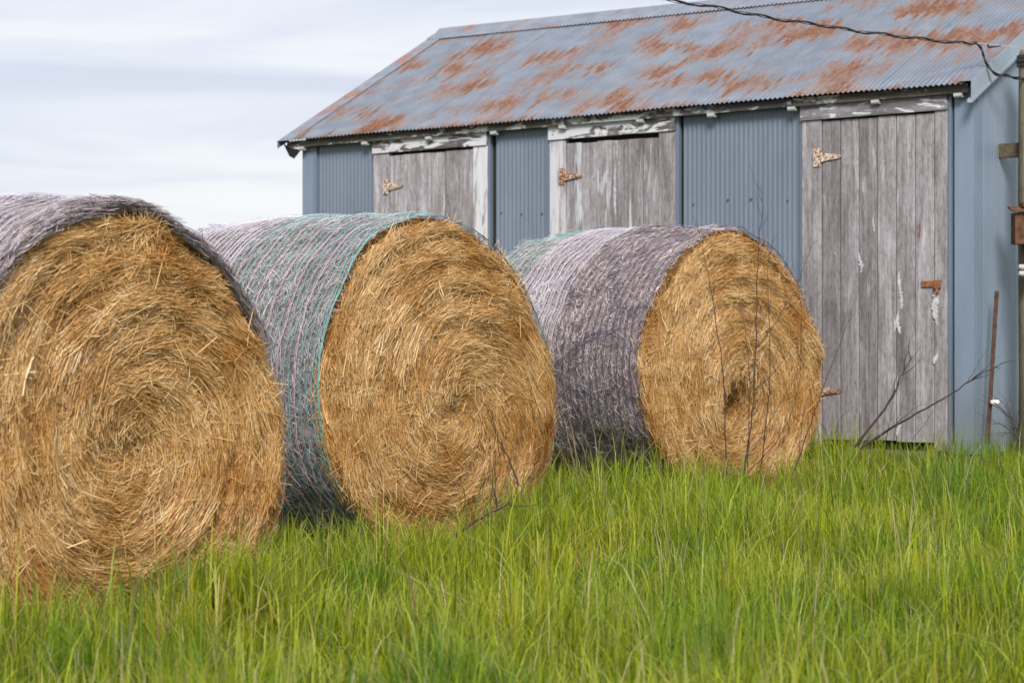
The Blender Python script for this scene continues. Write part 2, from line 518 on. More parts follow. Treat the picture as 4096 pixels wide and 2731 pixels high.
nx, ny = len(ax), len(ay)
idx = np.arange(nx * ny).reshape(ny, nx)
Q = np.stack([idx[:-1, :-1], idx[:-1, 1:], idx[1:, 1:], idx[1:, :-1]], -1)
ground = link_mesh("ground", quads_mesh("ground", np.stack([gx, gy, gz], -1), Q, True), M['ground'])
tag(ground, "grassy ground under the bales and the shed", "ground", kind="structure")

# ------------------------------------------------------------------ shed
TH = math.radians(52.33)
D = Vector((math.sin(TH), -math.cos(TH), 0)); EV = Vector((math.cos(TH), math.sin(TH), 0))
SX, SY = -1.7988 + EV.x * .10, 15.6 + EV.y * .10          # wall line under the left eave tip
SHED_RZ = math.atan2(D.y, D.x)
shed = empty("shed", (SX, SY, 0), SHED_RZ)
tag(shed, "slate blue corrugated metal shed with rusty gabled roof and weathered plank doors", "shed")
XL, XR = 0.129, 5.757                # wall corners
DEP = 3.73                           # depth of the shed
EAVE, TAN = 2.620, 0.556
RUN = 1.963                          # eave to ridge, horizontally
DROP = 0.0151                        # ridge sinks towards the right end
PITCH = 0.0365

def roof_z(x, y, off=0.0):
    """upper surface of the front or back slope at local (x, y)"""
    w = min(y + .10, 2 * RUN - (y + .10))
    return EAVE + TAN * w - DROP * x * (w / RUN) + off

def corrugated(name, parent, mat, p0, p1, zb, zt, normal, amp=0.0028, pitch=PITCH, rows=1, phase=0.0):
    """upright corrugated sheet from p0 to p1 (2-D); zb, zt functions of the distance ratio"""
    p0, p1, nn = np.array(p0), np.array(p1), np.array(normal)
    L = np.linalg.norm(p1 - p0)
    k = max(8, int(L / pitch * 8))
    s = np.linspace(0, 1, k + 1)
    off = amp * np.sin(2 * math.pi * (s * L + phase) / pitch)
    xy = p0[None] + (p1 - p0)[None] * s[:, None] + nn[None] * off[:, None]
    V = []
    for r in range(rows + 1):
        f = r / rows
        z = np.array([zb(a) * (1 - f) + zt(a) * f for a in s])
        V.append(np.column_stack([xy, z]))
    V = np.concatenate(V)
    i = np.arange((k + 1) * (rows + 1)).reshape(rows + 1, k + 1)
    Q = np.stack([i[:-1, :-1], i[:-1, 1:], i[1:, 1:], i[1:, :-1]], -1)
    return link_mesh(name, quads_mesh(name, V, Q, True), mat, parent)

# front wall: backing, sheets, channels, corner trims
MB().box(XL + .02, XR - .02, .030, .060, .36, 2.60).build("wall_frame", M['inside'], shed)
front = [(0.283, 0.872), (2.040, 2.516), (3.655, 4.10), (4.10, 4.556)]
for i, (a, b) in enumerate(front):
    sh = corrugated("wall_sheet", shed, M['blue'], (a, .010), (b, .010), lambda s: .37, lambda s: 2.60, (0, -1), phase=a)
    mb = MB()
    for zz in (1.98, 1.15):
        for k in range(2 if i > 1 else 3):
            x = a + (b - a) * ((k + .3) / (1.65 if i > 1 else 2.6))
            z = zz + 0.02 * math.sin(i * 3 + k)
            mb.tube([(x, .006, z), (x, -.006, z)], [.0075, .005], 6)
    tag(mb.build("screw_row", M['screw'], sh), kind="stuff")
MB().box(XL - .003, .240, -.006, .026, .37, 2.60).build("corner_trim", M['blue_trim'], shed)
MB().box(.243, .280, -.011, .020, .37, 2.60).build("corner_trim", M['blue_channel'], shed)
for a, b in ((0.873, 0.8795), (1.986, 2.008), (2.518, 2.544), (3.608, 3.630), (4.558, 4.572), (5.596, 5.618)):
    MB().box(a, b, -.014, .020, .37, 2.578).build("edge_channel", M['blue_channel'], shed)
MB().box(5.634, XR + .004, -.006, .028, .36, 2.61).build("corner_trim", M['blue_trim'], shed)
# small corner return on the gable side
MB().box(XR - .020, XR + .007, .029, .115, .36, 2.66).build("corner_trim", M['blue_trim'], shed)

# gable ends and rear wall
def gable(name, x, nx_, mat):
    cuts = [0.116 if nx_ > 0 else 0.02, 1.30, 2.55, DEP]
    for a, b in zip(cuts[:-1], cuts[1:]):
        corrugated(name, shed, mat, (x, a), (x, b), lambda s: .36, lambda s, a=a, b=b: roof_z(x, a + (b - a) * s, -.035), (nx_, 0), rows=1, phase=a, amp=.0013)
M['blue_gable_lit'] = blue_wall('slate_blue_gable_lit', (0.205, 0.262, 0.340))  # same shed paint, colour lightened to make up for weak sun on this end
gable("wall_sheet", XR, 1, M['blue_gable_lit'])
gable("wall_sheet", XL + .01, -1, M['blue'])
corrugated("wall_sheet", shed, M['blue'], (XR, DEP), (XL, DEP), lambda s: .36, lambda s: 2.60, (0, 1))
MB().box(XL + .01, XR - .01, .004, .10, .22, .368).build("foundation", M['sill'], shed)
MB().box(XR - .10, XR - .004, .10, DEP, .22, .358).build("foundation", M['sill'], shed)

# doors
def board(x0, x1, y0, y1, z0, z1, groove=True, bev=.004):
    """upright board with eased edges and a shallow bead in the middle"""
    xm = (x0 + x1) / 2
    front_pts = [(x0, y0 + bev), (x0 + bev, y0)]
    if groove:
        front_pts += [(xm - .004, y0), (xm, y0 + .004), (xm + .004, y0)]
    front_pts += [(x1 - bev, y0), (x1, y0 + bev), (x1, y1), (x0, y1)]
    return MB().prism([(x, y, z0) for x, y in front_pts], (0, 0, z1 - z0))

def t_hinge(door, x, z, mat, plate=True, length=.142):
    y = -.030
    m = MB()
    if plate:
        m.box(x - .056, x - .006, y, y + .010, z - .058, z + .058)
        for dz in (-.036, -.012, .012, .036):
            m.tube([(x - .031 + .008 * (1 if dz > 0 else -1), y + .002, z + dz), (x - .031 + .008 * (1 if dz > 0 else -1), y - .004, z + dz)], .005, 6)
    h = m.build("hinge", mat, door) if plate else None
    k = MB()
    k.tube([(x, y + .002, z - .030), (x, y + .002, z + .030)], .007, 8)
    pts = [(x, y + .004, z - .028), (x + length - .014, y + .004, z - .011), (x + length, y + .004, z), (x + length - .014, y + .004, z + .011), (x, y + .004, z + .028)]
    k.prism(pts[::-1], (0, .006, 0))
    for fx, dz in ((.03, .012), (.03, -.012), (.075, 0), (length - .016, 0)):
        k.tube([(x + fx, y + .005, z + dz), (x + fx, y + .0, z + dz)], .0045, 6)
    k.build("hinge", mat, door)

doors = [
    dict(x0=0.883, j0=1.038, j1=1.849, x1=1.982, jl='jamb_bare', jr='jamb_white', mat='plank', li='lintel', top=2.452, hinge='hinge', hz=2.219),
    dict(x0=2.548, j0=2.690, j1=3.469, x1=3.604, jl='jamb_half', jr='jamb_bare', mat='plank_b', li='lintel_white', top=2.440, hinge='hinge_rust', hz=2.212),
    dict(x0=4.576, j0=4.722, j1=5.505, x1=5.592, jl='jamb_bare', jr='jamb_bare', mat='plank', li='lintel_bare', top=2.462, hinge='hinge', hz=2.230),
]
for di, d in enumerate(doors):
    for a, b, mt in ((d['x0'], d['j0'] - .003, d['jl']), (d['j1'] + .004, d['x1'], d['jr'])):
        board(a, b, -.022, .018, .375, 2.470, False, .003).build("door_jamb", M[mt], shed)
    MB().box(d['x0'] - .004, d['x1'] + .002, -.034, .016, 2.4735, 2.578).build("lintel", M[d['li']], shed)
    door = MB().box(d['j0'] + .01, d['j1'] - .01, .016, .028, .45, 2.44).build("door", M['inside'], shed)
    w = (d['j1'] - d['j0']) / 6
    for k in range(6):
        jit = random.uniform(-.002, .002)
        tp = d['top'] + random.uniform(-.004, .003)
        board(d['j0'] + k * w + .0022, d['j0'] + (k + 1) * w - .0022, -.014 + jit, .012, .427 + random.uniform(-.004, .004), tp).build("plank", M[d['mat']], door)
    t_hinge(door, d['j0'] + .001, d['hz'], M[d['hinge']])
    t_hinge(door, d['j0'] + .001, .735, M['hinge_rust'])
    nails = MB()
    for zz in (2.25, 2.20, 1.60, 0.80):
        for k in range(6):
            x = d['j0'] + (k + .5 + random.uniform(-.35, .35)) * w; z = zz + random.uniform(-.03, .03)
            nails.tube([(x, -.012, z), (x, -.018, z)], .004, 5)
    tag(nails.build("nail_heads", M['hinge'], door), kind="stuff")
    if di == 2:
        hs = MB().box(d['j1'] - .085, d['j1'] + .006, -.026, -.016, 1.388, 1.424).build("hasp", M['rust'], door)
        MB().box(d['j1'] + .008, d['j1'] + .048, -.045, -.023, 1.378, 1.428).build("staple", M['rust'], hs)
        MB().tube([(d['j1'] + .026, -.034, 1.380), (d['j1'] + .028, -.034, 1.350), (d['j1'] + .022, -.034, 1.336)], [.012, .010, .006], 8).build("pin", M['rust'], hs)
        MB().tube([(d['j1'] - .10, -.016, 1.78), (d['j1'] - .095, -.022, 1.74), (d['j1'] - .102, -.016, 1.70)], .004, 6).build("wire_loop", M['rust'], door)

# last sheets of old white paint still clinging to the boards
def paint_patch(parent, x, z, w, h, y, seed):
    r = random.Random(seed); n = 26
    L_, R_ = [], []
    for i in range(n + 1):
        f = i / n
        ww = w * (.25 + .75 * math.sin(math.pi * min(1, f * 1.05 + .02))) * r.uniform(.35, 1.1)
        cx_ = x + w * .30 * math.sin(f * 4 + seed) + w * r.uniform(-.12, .12)
        L_.append((cx_ - ww / 2, y, z + h * f)); R_.append((cx_ + ww / 2, y, z + h * f))
    m = MB(); b = 0
    for i in range(n):
        m.poly([L_[i], R_[i], R_[i + 1], L_[i + 1]])
    o = m.build("paint_patch", M['old_paint'], parent)
    sd = o.modifiers.new("thickness", 'SOLIDIFY'); sd.thickness = .0012; sd.offset = 0
for (px0, py0, wpx, hpx, yy_, sd_) in (
        (3606, 1235, 22, 150, -.0175, 1), (3600, 1335, 22, 90, -.0175, 2), (3582, 1330, 14, 60, -.0175, 6), (3755, 1300, 34, 170, -.0235, 3),
        (3750, 1455, 26, 45, -.0235, 4), (3597, 1740, 20, 60, -.0175, 5), (3446, 1090, 24, 80, -.0175, 7), (3500, 930, 12, 70, -.0175, 8),
        (2468, 880, 14, 240, -.0175, 9)):
    rr_ = (px0 - CX) / FPX
    sx0 = (rr_ * SY - SX) / (D.x - rr_ * D.y); Yd = SY + sx0 * D.y
    zz0 = CAM_Z + (HOR - py0) / FPX * Yd
    paint_patch(shed, sx0, zz0, wpx / FPX * Yd * .95, hpx / FPX * Yd, yy_, sd_)

# fascia and rafter ends
fx = [(0.0, 2.70, 'fascia_bare'), (2.704, 4.52, 'fascia'), (4.524, 5.745, 'fascia_bare')]
for a, b, mt in fx:
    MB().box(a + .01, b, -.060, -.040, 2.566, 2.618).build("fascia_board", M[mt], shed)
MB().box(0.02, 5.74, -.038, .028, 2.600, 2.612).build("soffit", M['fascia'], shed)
for x in (0.169, 0.828, 1.461, 2.074, 2.690, 3.346, 3.915, 4.525, 5.125, 5.684):
    if any(abs(x - c) < .01 for c in (1.461, 2.690, 3.346, 5.125)):
        y1 = -.0345
    else:
        y1 = -.016
    MB().prism([(x - .030, y1, 2.540), (x - .030, -.060, 2.540), (x - .030, -.066, 2.548), (x - .030, -.066, 2.565), (x - .034, y1, 2.565)], (.054, 0, 0)).build("rafter_end", M['rafter'], shed)

# roof
roof = MB().box(XL + .05, XR - .05, 1.84, 1.88, 2.9, roof_z(5.7, RUN - .10) - .09).build("roof", M['inside'], shed)
def roof_sheet(x0, x1, back=False, lift_=0.0):
    k = int((x1 - x0) / PITCH * 8)
    xs = np.linspace(x0, x1, k + 1)
    rows = 10
    w = np.linspace(0.0, RUN + .0, rows + 1)
    X, W = np.meshgrid(xs, w)
    Z = EAVE + TAN * W - DROP * X * (W / RUN) + .0056 * np.sin(2 * math.pi * X / PITCH)
    lift = .003 * np.sin(X * 1.7 + .6) * np.exp(-W * 2)
    Z = Z + lift + lift_
    Y = (-.10 + W) if not back else (2 * RUN - .10 - W)
    V = np.stack([X, Y, Z], -1)
    i = np.arange((k + 1) * (rows + 1)).reshape(rows + 1, k + 1)
    Q = np.stack([i[:-1, :-1], i[:-1, 1:], i[1:, 1:], i[1:, :-1]], -1)
    o = link_mesh("roof_sheet", quads_mesh("roof_sheet", V, Q, True), M['roof'], roof)
    sd = o.modifiers.new("thickness", 'SOLIDIFY'); sd.thickness = .0012; sd.offset = -1
    return o
edges = np.linspace(0.02, 5.745, 10)
for i_, (a, b) in enumerate(zip(edges[:-1], edges[1:])):
    b2 = min(b + PITCH * .8, 5.745)
    roof_sheet(a, b2, False, .0026 * (i_ % 2))
    roof_sheet(a, b2, True, .0026 * (i_ % 2))
# left barge flashing lies on the sheets and turns down over the verge
def slope_pts(x, y0, y1, off):
    return (x, y0, roof_z(x, y0, off)), (x, y1, roof_z(x, y1, off))
def strip(m, x0, x1, y0, y1, off, th=.003):
    a0, a1 = slope_pts(x0, y0, y1, off); b0, b1 = slope_pts(x1, y0, y1, off)
    m.prism([a0, b0, b1, a1], (0, 0, th))
for back in (False, True):
    ya, yb = (-.125, RUN - .10) if not back else (2 * RUN - .08, RUN - .10)
    m = MB(); strip(m, -.03, .125, ya, yb, .010)
    a0, a1 = slope_pts(-.0305, ya, yb, .013)
    m.prism([a0, a1, tuple(Vector(a1) - Vector((0, 0, .075))), tuple(Vector(a0) - Vector((-.0, 0, .060)))], (.003, 0, 0))
    m.build("barge_flashing", M['flash_rusty'], roof)
    m = MB(); strip(m, 5.705, 5.795, ya + (.02 if not back else -.02), yb, .010)
    m.build("barge_flashing", M['flash_pale'] if back else M['roof'], roof)
    a0, a1 = slope_pts(5.7955, ya + (.005 if not back else 0), yb, .0135)
    m = MB()
    m.prism([a0, a1, tuple(Vector(a1) - Vector((0, 0, .108))), tuple(Vector(a0) - Vector((0, 0, .108)))], (.003, 0, 0))
    a0, a1 = slope_pts(5.770, ya + .005, yb, -.096)
    m.prism([a0, a1, tuple(Vector(a1) - Vector((0, 0, .020))), tuple(Vector(a0) - Vector((0, 0, .020)))], (.034, 0, 0))
    m.build("barge_board", M['flash_pale'], roof)
# bent metal flap hanging at the left end of the fascia
MB().prism([(-.005, -.086, 2.600), (.06, -.086, 2.566), (.150, -.05, 2.545), (.075, -.05, 2.480), (.045, -.07, 2.500)], (.002, .003, 0)).build("bent_flap", M['inside'], roof)
# ridge cap, in three lengths, with a scalloped lower edge
cap_x = [-.02, 5.80]
for ci, (a, b) in enumerate(zip(cap_x[:-1], cap_x[1:])):
    for back in (False, True):
        k = int((b - a) / PITCH * 6)
        xs = np.linspace(a - .01, b, k + 1)
        ws = np.array([0.0, .012, .06, .175, .182])
        rows = []
        for q, w in enumerate(ws):
            gap = .020 if ci == 0 else .012
            z = EAVE + TAN * (RUN - w) - DROP * xs * ((RUN - w) / RUN) + gap + .001 * ci
            if q == 0: z = z + .016
            if q == 1: z = z + .014
            if q >= 3: z = z + .0048 * np.sin(2 * math.pi * xs / PITCH) - (.006 if q == 4 else 0)
            y = RUN - .10 - w if not back else RUN - .10 + w
            rows.append(np.column_stack([xs, np.full_like(xs, y), z]))
        V = np.concatenate(rows)
        i = np.arange((k + 1) * 5).reshape(5, k + 1)
        Q = np.stack([i[:-1, :-1], i[:-1, 1:], i[1:, 1:], i[1:, :-1]], -1)
        link_mesh("ridge_cap", quads_mesh("ridge_cap", V, Q, True), M['ridge'], roof)

# ------------------------------------------------------------------ hay bales
def smooth_noise(seed, n=7, f=(2, 7)):
    r = np.random.default_rng(seed)
    k = r.uniform(f[0], f[1], n); a = r.uniform(0, 2 * math.pi, n); p = r.uniform(0, 2 * math.pi, n)
    def g(x, z):
        s = 0
        for i in range(n):
            s = s + np.sin((x * math.cos(a[i]) + z * math.sin(a[i])) * k[i] * 2 + p[i])
        return s / n ** .5
    return g

def strands(P, T, N, length, width, bend=None, Cn=None):
    """V-section straws: P centre, T direction, N outward, all (n,3)"""
    n = len(P)
    T = T / np.linalg.norm(T, axis=1, keepdims=True)
    N = N - T * np.sum(N * T, 1, keepdims=True)
    N = N / np.linalg.norm(N, axis=1, keepdims=True)
    B = np.cross(T, N)
    s = np.array([-.5, 0.0, .5])
    V = np.zeros((n, 3, 3, 3))
    for i, a in enumerate(s):
        c = P + T * (a * length)[:, None]
        if bend is not None:
            c = c + bend * ((4 * a * a)) 
        wd = width * (1.0 if i == 1 else .72)
        V[:, i, 0] = c - B * wd[:, None] * .5
        V[:, i, 1] = c + N * wd[:, None] * .38
        V[:, i, 2] = c + B * wd[:, None] * .5
    base = (np.arange(n) * 9)[:, None]
    q = np.array([[0, 1, 4, 3], [1, 2, 5, 4], [3, 4, 7, 6], [4, 5, 8, 7]])
    Q = (base[:, :, None] + q[None]).reshape(-1, 4)
    return V.reshape(-1, 3), Q

def ribbons(path, width, nrm):
    """flat tape along path (k,3) with normals nrm (k,3)"""
    d = np.gradient(path, axis=0)
    d /= np.linalg.norm(d, axis=1, keepdims=True) + 1e-9
    b = np.cross(d, nrm); b /= np.linalg.norm(b, axis=1, keepdims=True) + 1e-9
    V = np.stack([path - b * width / 2, path + nrm * width * .35, path + b * width / 2], 1).reshape(-1, 3)
    k = len(path)
    i = np.arange(k - 1)[:, None] * 3
    Q = np.concatenate([i + np.array([[0, 1, 4, 3]]), i + np.array([[1, 2, 5, 4]])])
    return V, Q

class Gather:
    def __init__(self): self.V, self.Q, self.n = [], [], 0
    def add(self, V, Q):
        self.V.append(V); self.Q.append(Q + self.n); self.n += len(V)
    def build(self, name, mat, parent, kind="stuff"):
        o = link_mesh(name, quads_mesh(name, np.concatenate(self.V), np.concatenate(self.Q)), mat, parent)
        o["kind"] = kind
        return o

def make_bale(loc, ang, R, L, swirl, seed, label, rings, hole, zig, n_face, side_tan=0.0, lip=0.0, bul=.032, side_mat='straw_grey'):
    r = np.random.default_rng(seed)
    gzv = float(ground_z(*loc))
    root = empty("hay_bale", (loc[0], loc[1], gzv), ang)
    tag(root, label, "hay bale", "round hay bales lying in a row beside the shed")
    R = R * 1.010
    zc = R * .935
    n1, n2, n3, n4 = smooth_noise(seed + 1, 7, (1.0, 3)), smooth_noise(seed + 2, 9, (5, 12)), smooth_noise(seed + 3, 8, (1, 3)), smooth_noise(seed + 4, 8, (12, 26))
    def outline(phi):
        """x, z of the bale outline, settled on its flat base and slightly sagged"""
        rad = R * (1 + .014 * np.sin(2 * phi + seed) + .010 * np.sin(3 * phi + 2 * seed) + .006 * np.sin(5 * phi + seed) + .004 * np.sin(9 * phi) + .0022 * np.sin(23 * phi + seed) + .0016 * np.sin(41 * phi))
        x = rad * np.cos(phi); z = zc + rad * np.sin(phi)
        low = np.clip((zc - z) / R, 0, 1)
        x = x * (1 + .13 * low * (1 - low)) * (1 - .05 * np.clip((z - zc) / R, 0, 1) ** 2)
        x = x - .05 * R * np.clip((z - zc) / R, -1, 1)
        return x, np.maximum(z, -.01 + .0 * z)
    def bulge(y):
        return bul * R * np.sin(np.clip(np.asarray(y, dtype=float) / L, 0, 1) * math.pi) ** .8
    def face_y(x, z):
        rho = np.hypot(x, z - zc) / R
        sx, sz = x - swirl[0], z - zc - swirl[1]
        rr = np.hypot(sx, sz); th = np.arctan2(sz, sx)
        y = .026 * n1(x, z) + .013 * n2(x, z) + .006 * n4(x, z)
        y = y + .011 * np.sin(rr * 44 + th * 2 + 2.6 * n1(z, x)) * np.clip(rr * 3 - .2, 0, 1)
        y = y + hole * np.exp(-(rr / .13) ** 2)
        y = y - .05 * np.clip(1 - rho, 0, 1) ** 1.0 + .035 * np.clip((rho - .92) / .1, 0, 1.0) ** 2
        return y
    # core body
    na = 72
    phi = np.linspace(0, 2 * math.pi, na, endpoint=False)
    ox, oz = outline(phi)
    rowsV = []
    for f in np.linspace(0.02, .97, 14):
        x = ox * f; z = zc + (oz - zc) * f
        rowsV.append(np.column_stack([x, face_y(x, z) + .012, z]))
    for yy in np.linspace(.045, L - .03, 10):
        f = .988
        bl = 1 + bulge(yy) / R
        rowsV.append(np.column_stack([ox * f * bl, np.full(na, yy), np.maximum(zc + (oz - zc) * f * bl, -.01)]))
    for f in (.9, .5, .02):
        rowsV.append(np.column_stack([ox * f, np.full(na, L), zc + (oz - zc) * f]))
    V = np.concatenate(rowsV); nr = len(rowsV)
    i = np.arange(na * nr).reshape(nr, na); j = np.roll(i, -1, axis=1)
    Q = np.stack([i[:-1], i[1:], j[1:], j[:-1]], -1).reshape(-1, 4)
    body = link_mesh("bale_body", quads_mesh("bale_body", V, Q, True), M['core'], root)
    body.data.materials.append(M['core_grey'])
    pm = np.zeros(len(Q), dtype=np.int32); pm[14 * na:] = 1
    body.data.polygons.foreach_set("material_index", pm)
    # straw on the face, wound round the swirl
    g = Gather()
    def face_layer(n, loose, out_lo, out_hi, ln, lx, wd, tilt):
        ph = r.uniform(0, 2 * math.pi, n); f = np.sqrt(r.uniform(0, 1, n)) * .985
        f = np.where((ph > .08 * math.pi) & (ph < .95 * math.pi), f * (.945 if lip else .972), f)
        bx, bz = outline(ph)
        x = bx * f; z = zc + (bz - zc) * f
        sx, sz = x - swirl[0], z - zc - swirl[1]
        th = np.arctan2(sz, sx)
        rr = np.hypot(sx, sz)
        ang_t = th + math.pi / 2 + .14 + .24 * n3(x, z) + .10 * n2(z, x) + r.normal(0, .17, n)
        ang_t = ang_t + np.exp(-(rr / .20) ** 2) * r.normal(0, .9, n)
        chaos = np.clip((n1(x * 1.7 + 3, z * 1.7) - .7) * 1.2, 0, 1) * .9
        isl = r.uniform(0, 1, n) < (loose + chaos * .5)
        ang_t = np.where(isl, r.uniform(0, 2 * math.pi, n), ang_t)
        T = np.column_stack([np.cos(ang_t), r.normal(0, tilt, n), np.sin(ang_t)])
        length = r.uniform(ln, lx, n) * r.uniform(.5, 1, n)
        length = np.minimum(length, .05 + rr * .55)
        y = face_y(x, z) - r.uniform(out_lo, out_hi, n) + (np.abs(T[:, 1]) * length * .25)
        P = np.column_stack([x, y, z])
        N = np.column_stack([r.normal(0, .55, n), -np.ones(n), r.normal(0, .55, n)])
        # curl towards the swirl centre
        cd = np.column_stack([-np.cos(th), np.zeros(n), -np.sin(th)])
        bend = cd * (length ** 2 / (8 * np.maximum(rr, .12)))[:, None] * np.where(isl, 0, 1)[:, None]
        bend = bend + np.column_stack([np.zeros(n), r.uniform(-.01, .015, n), np.zeros(n)])
        w = r.uniform(.6, 1, n) * wd
        g.add(*strands(P, T, N, length, w, bend))
    face_layer(int(n_face * .60), .04, -.010, .006, .10, .26, .0036, .05)
    face_layer(int(n_face * .60), .08, .000, .014, .08, .24, .0033, .08)
    face_layer(int(n_face * .10), .36, .006, .022, .06, .18, .0034, .18)
    face_layer(int(n_face * .006), .8, .014, .03, .12, .26, .0052, .30)
    # straws bristling round the rim of the face
    n = int(n_face * .16)
    ph = r.uniform(-.62 * math.pi, 1.62 * math.pi, n)
    if lip:
        ph = ph[(ph < .10 * math.pi) | (ph > .95 * math.pi)]; n = len(ph)
    bx, bz = outline(ph)
    f = r.uniform(.955, 1.006, n)
    tx = np.column_stack([-np.sin(ph), r.normal(0, .35, n), np.cos(ph)]) + np.column_stack([np.cos(ph), np.zeros(n), np.sin(ph)]) * r.normal(0, .12, n)[:, None]
    yr = np.where((ph > .08 * math.pi) & (ph < .95 * math.pi), r.uniform(.0, .05, n) + .02, r.uniform(-.005, .06, n))
    f = np.where((ph > .08 * math.pi) & (ph < .95 * math.pi), f - .045, f)
    P = np.column_stack([bx * f, yr, zc + (bz - zc) * f])
    N = np.column_stack([np.cos(ph), -1.2 * np.ones(n), np.sin(ph)]) + r.normal(0, .3, (n, 3))
    ln = r.uniform(.05, .16, n)
    bend = -np.column_stack([np.cos(ph), np.zeros(n), np.sin(ph)]) * (ln ** 2 / (8 * R))[:, None]
    g.add(*strands(P, tx, N, ln, r.uniform(.0026, .0042, n), bend))
    g.build("face_straw", M['straw'], root)
    # weathered straw on the curved side
    def side_layer(n, spread, lo, hi, l0, l1, y0, y1, p0=-.35 * math.pi, p1=1.30 * math.pi):
        ph = r.uniform(p0, p1, n)
        y = r.uniform(y0, y1, n)
        bx, bz = outline(ph)
        rad = np.column_stack([np.cos(ph), np.zeros(n), np.sin(ph)])
        off = r.uniform(lo, hi, n) + .008 * n2(y, ph) + .006 * n4(y * .8, ph) + bulge(y)
        P = np.column_stack([bx, y, bz]) + rad * off[:, None]
        a = r.normal(0, spread, n)
        tan = np.column_stack([-np.sin(ph), np.zeros(n), np.cos(ph)])
        T = tan * np.cos(a)[:, None] + np.array([[0, 1, 0]]) * np.sin(a)[:, None] + rad * r.normal(0, .10, n)[:, None]
        ln = r.uniform(l0, l1, n)
        bend = -rad * (ln ** 2 / (8 * R))[:, None] * np.abs(np.cos(a))[:, None]
        return strands(P, T, rad + r.normal(0, .35, (n, 3)), ln, r.uniform(.0018, .0034, n), bend)
    gs = Gather()
    gs.add(*side_layer(int(14000 * L), .85, -.012, .004, .03, .10, .02, L))
    gs.add(*side_layer(int(7000 * L), 1.1, -.002, .007, .02, .07, .015, L))
    gs.add(*side_layer(int(450 * L), 1.2, .004, .022, .02, .07, .02, L))
    if lip:
        gs.add(*side_layer(6500, .35, -.030, .012, .06, .18, -lip, .04, .33 * math.pi, .97 * math.pi))
        gs.add(*side_layer(1500, .35, -.025, .010, .06, .16, -lip * .45, .04, .14 * math.pi, .36 * math.pi))
    gs.build("side_straw", M[side_mat], root)
    if side_tan:
        gt = Gather()
        gt.add(*side_layer(int(1500 * side_tan), .8, .000, .012, .04, .12, .03, L))
        gt.build("side_straw", M['straw_pink'], root)
    # netting: tapes round the bale, thin zigzag threads between them
    k = 110
    ph = np.linspace(-.42 * math.pi, 1.36 * math.pi, k)
    bx, bz = outline(ph)
    rad = np.column_stack([np.cos(ph), np.zeros(k), np.sin(ph)])
    by = {}
    for (y, col, w, p_lo, p_hi) in rings:
        gg = by.setdefault(col, Gather())
        wob = .004 * np.sin(ph * 3 + y * 6) + .002 * np.sin(ph * 7 + y * 90)
        lift = .013 + .008 * n2(np.full(k, y), ph) + r.normal(0, .0010, k) + bulge(y)
        if y < .03: lift = lift - .004
        path = np.column_stack([bx, y + wob, bz]) + rad * lift[:, None]
        sel = (ph >= p_lo) & (ph <= p_hi)
        if sel.sum() > 3:
            gg.add(*ribbons(path[sel], w, rad[sel]))
    for (y, y2, col, p_lo, p_hi) in zig:
        gg = by.setdefault(col, Gather())
        kk = 90
        pz = np.linspace(p_lo, p_hi, kk)
        zx, zz = outline(pz)
        rz = np.column_stack([np.cos(pz), np.zeros(kk), np.sin(pz)])
        yy = np.where(np.arange(kk) % 2 == 0, y, y2) + r.normal(0, .003, kk)
        lift = .012 + .008 * n2(yy, pz) + bulge(yy)
        path = np.column_stack([zx, yy, zz]) + rz * lift[:, None]
        gg.add(*ribbons(path, .0010, rz))
    for col, gg in by.items():
        gg.build("net_wrap", M[col], root)
    return root, outline, bulge, r

FULL = (-2.0, 5.0)
PI = math.pi
# nearest bale: lilac grey net, overhanging lip
rg, zg = [], []
ys = np.arange(.0, 1.34, .045)
for q, y in enumerate(ys):
    rg += [(y, 'net_lilac', .0032, *FULL), (y + .010, 'net_white', .0018, *FULL)]
    if q + 1 < len(ys): zg.append((y, ys[q + 1], 'net_lilac', -.3 * PI, 1.25 * PI))
bale1, _, _, _ = make_bale((-1.405, 7.15), math.radians(49), .780, 1.45, (.03, -.07), 11,
    "large round hay bale with lilac grey net and frayed grey lip over its golden end", rg, .075, zg, 52000, lip=.060, bul=.062)
# middle bale: teal net at the front, pale net behind
rg, zg = [], []
ys = np.arange(.012, 1.44, .038)
for q, y in enumerate(ys):
    col = 'net_teal' if y < .80 or (q % 5 == 0 and y < 1.1) else 'net_white'
    if col == 'net_teal' and q % 3 != 0 and y > .10: col = 'net_lilac' if q % 3 == 1 else 'net_teal'
    w = .0046 if y < .05 else .0034
    rg += [(y, col, w, *FULL), (y + .009, col, .0014, *FULL)]
    if y < .04: rg += [(y + .006, 'net_teal', .005, *FULL), (y + .020, 'net_teal', .003, *FULL)]
    if q + 1 < len(ys): zg.append((y, ys[q + 1], 'net_lilac', -.3 * PI, 1.25 * PI))
bale2, _, _, _ = make_bale((-.318, 9.44), math.radians(48.5), .792, 1.50, (.03, -.10), 23,
    "round hay bale wrapped in teal and white net between two other bales", rg, .085, zg, 46000, side_tan=1.0)
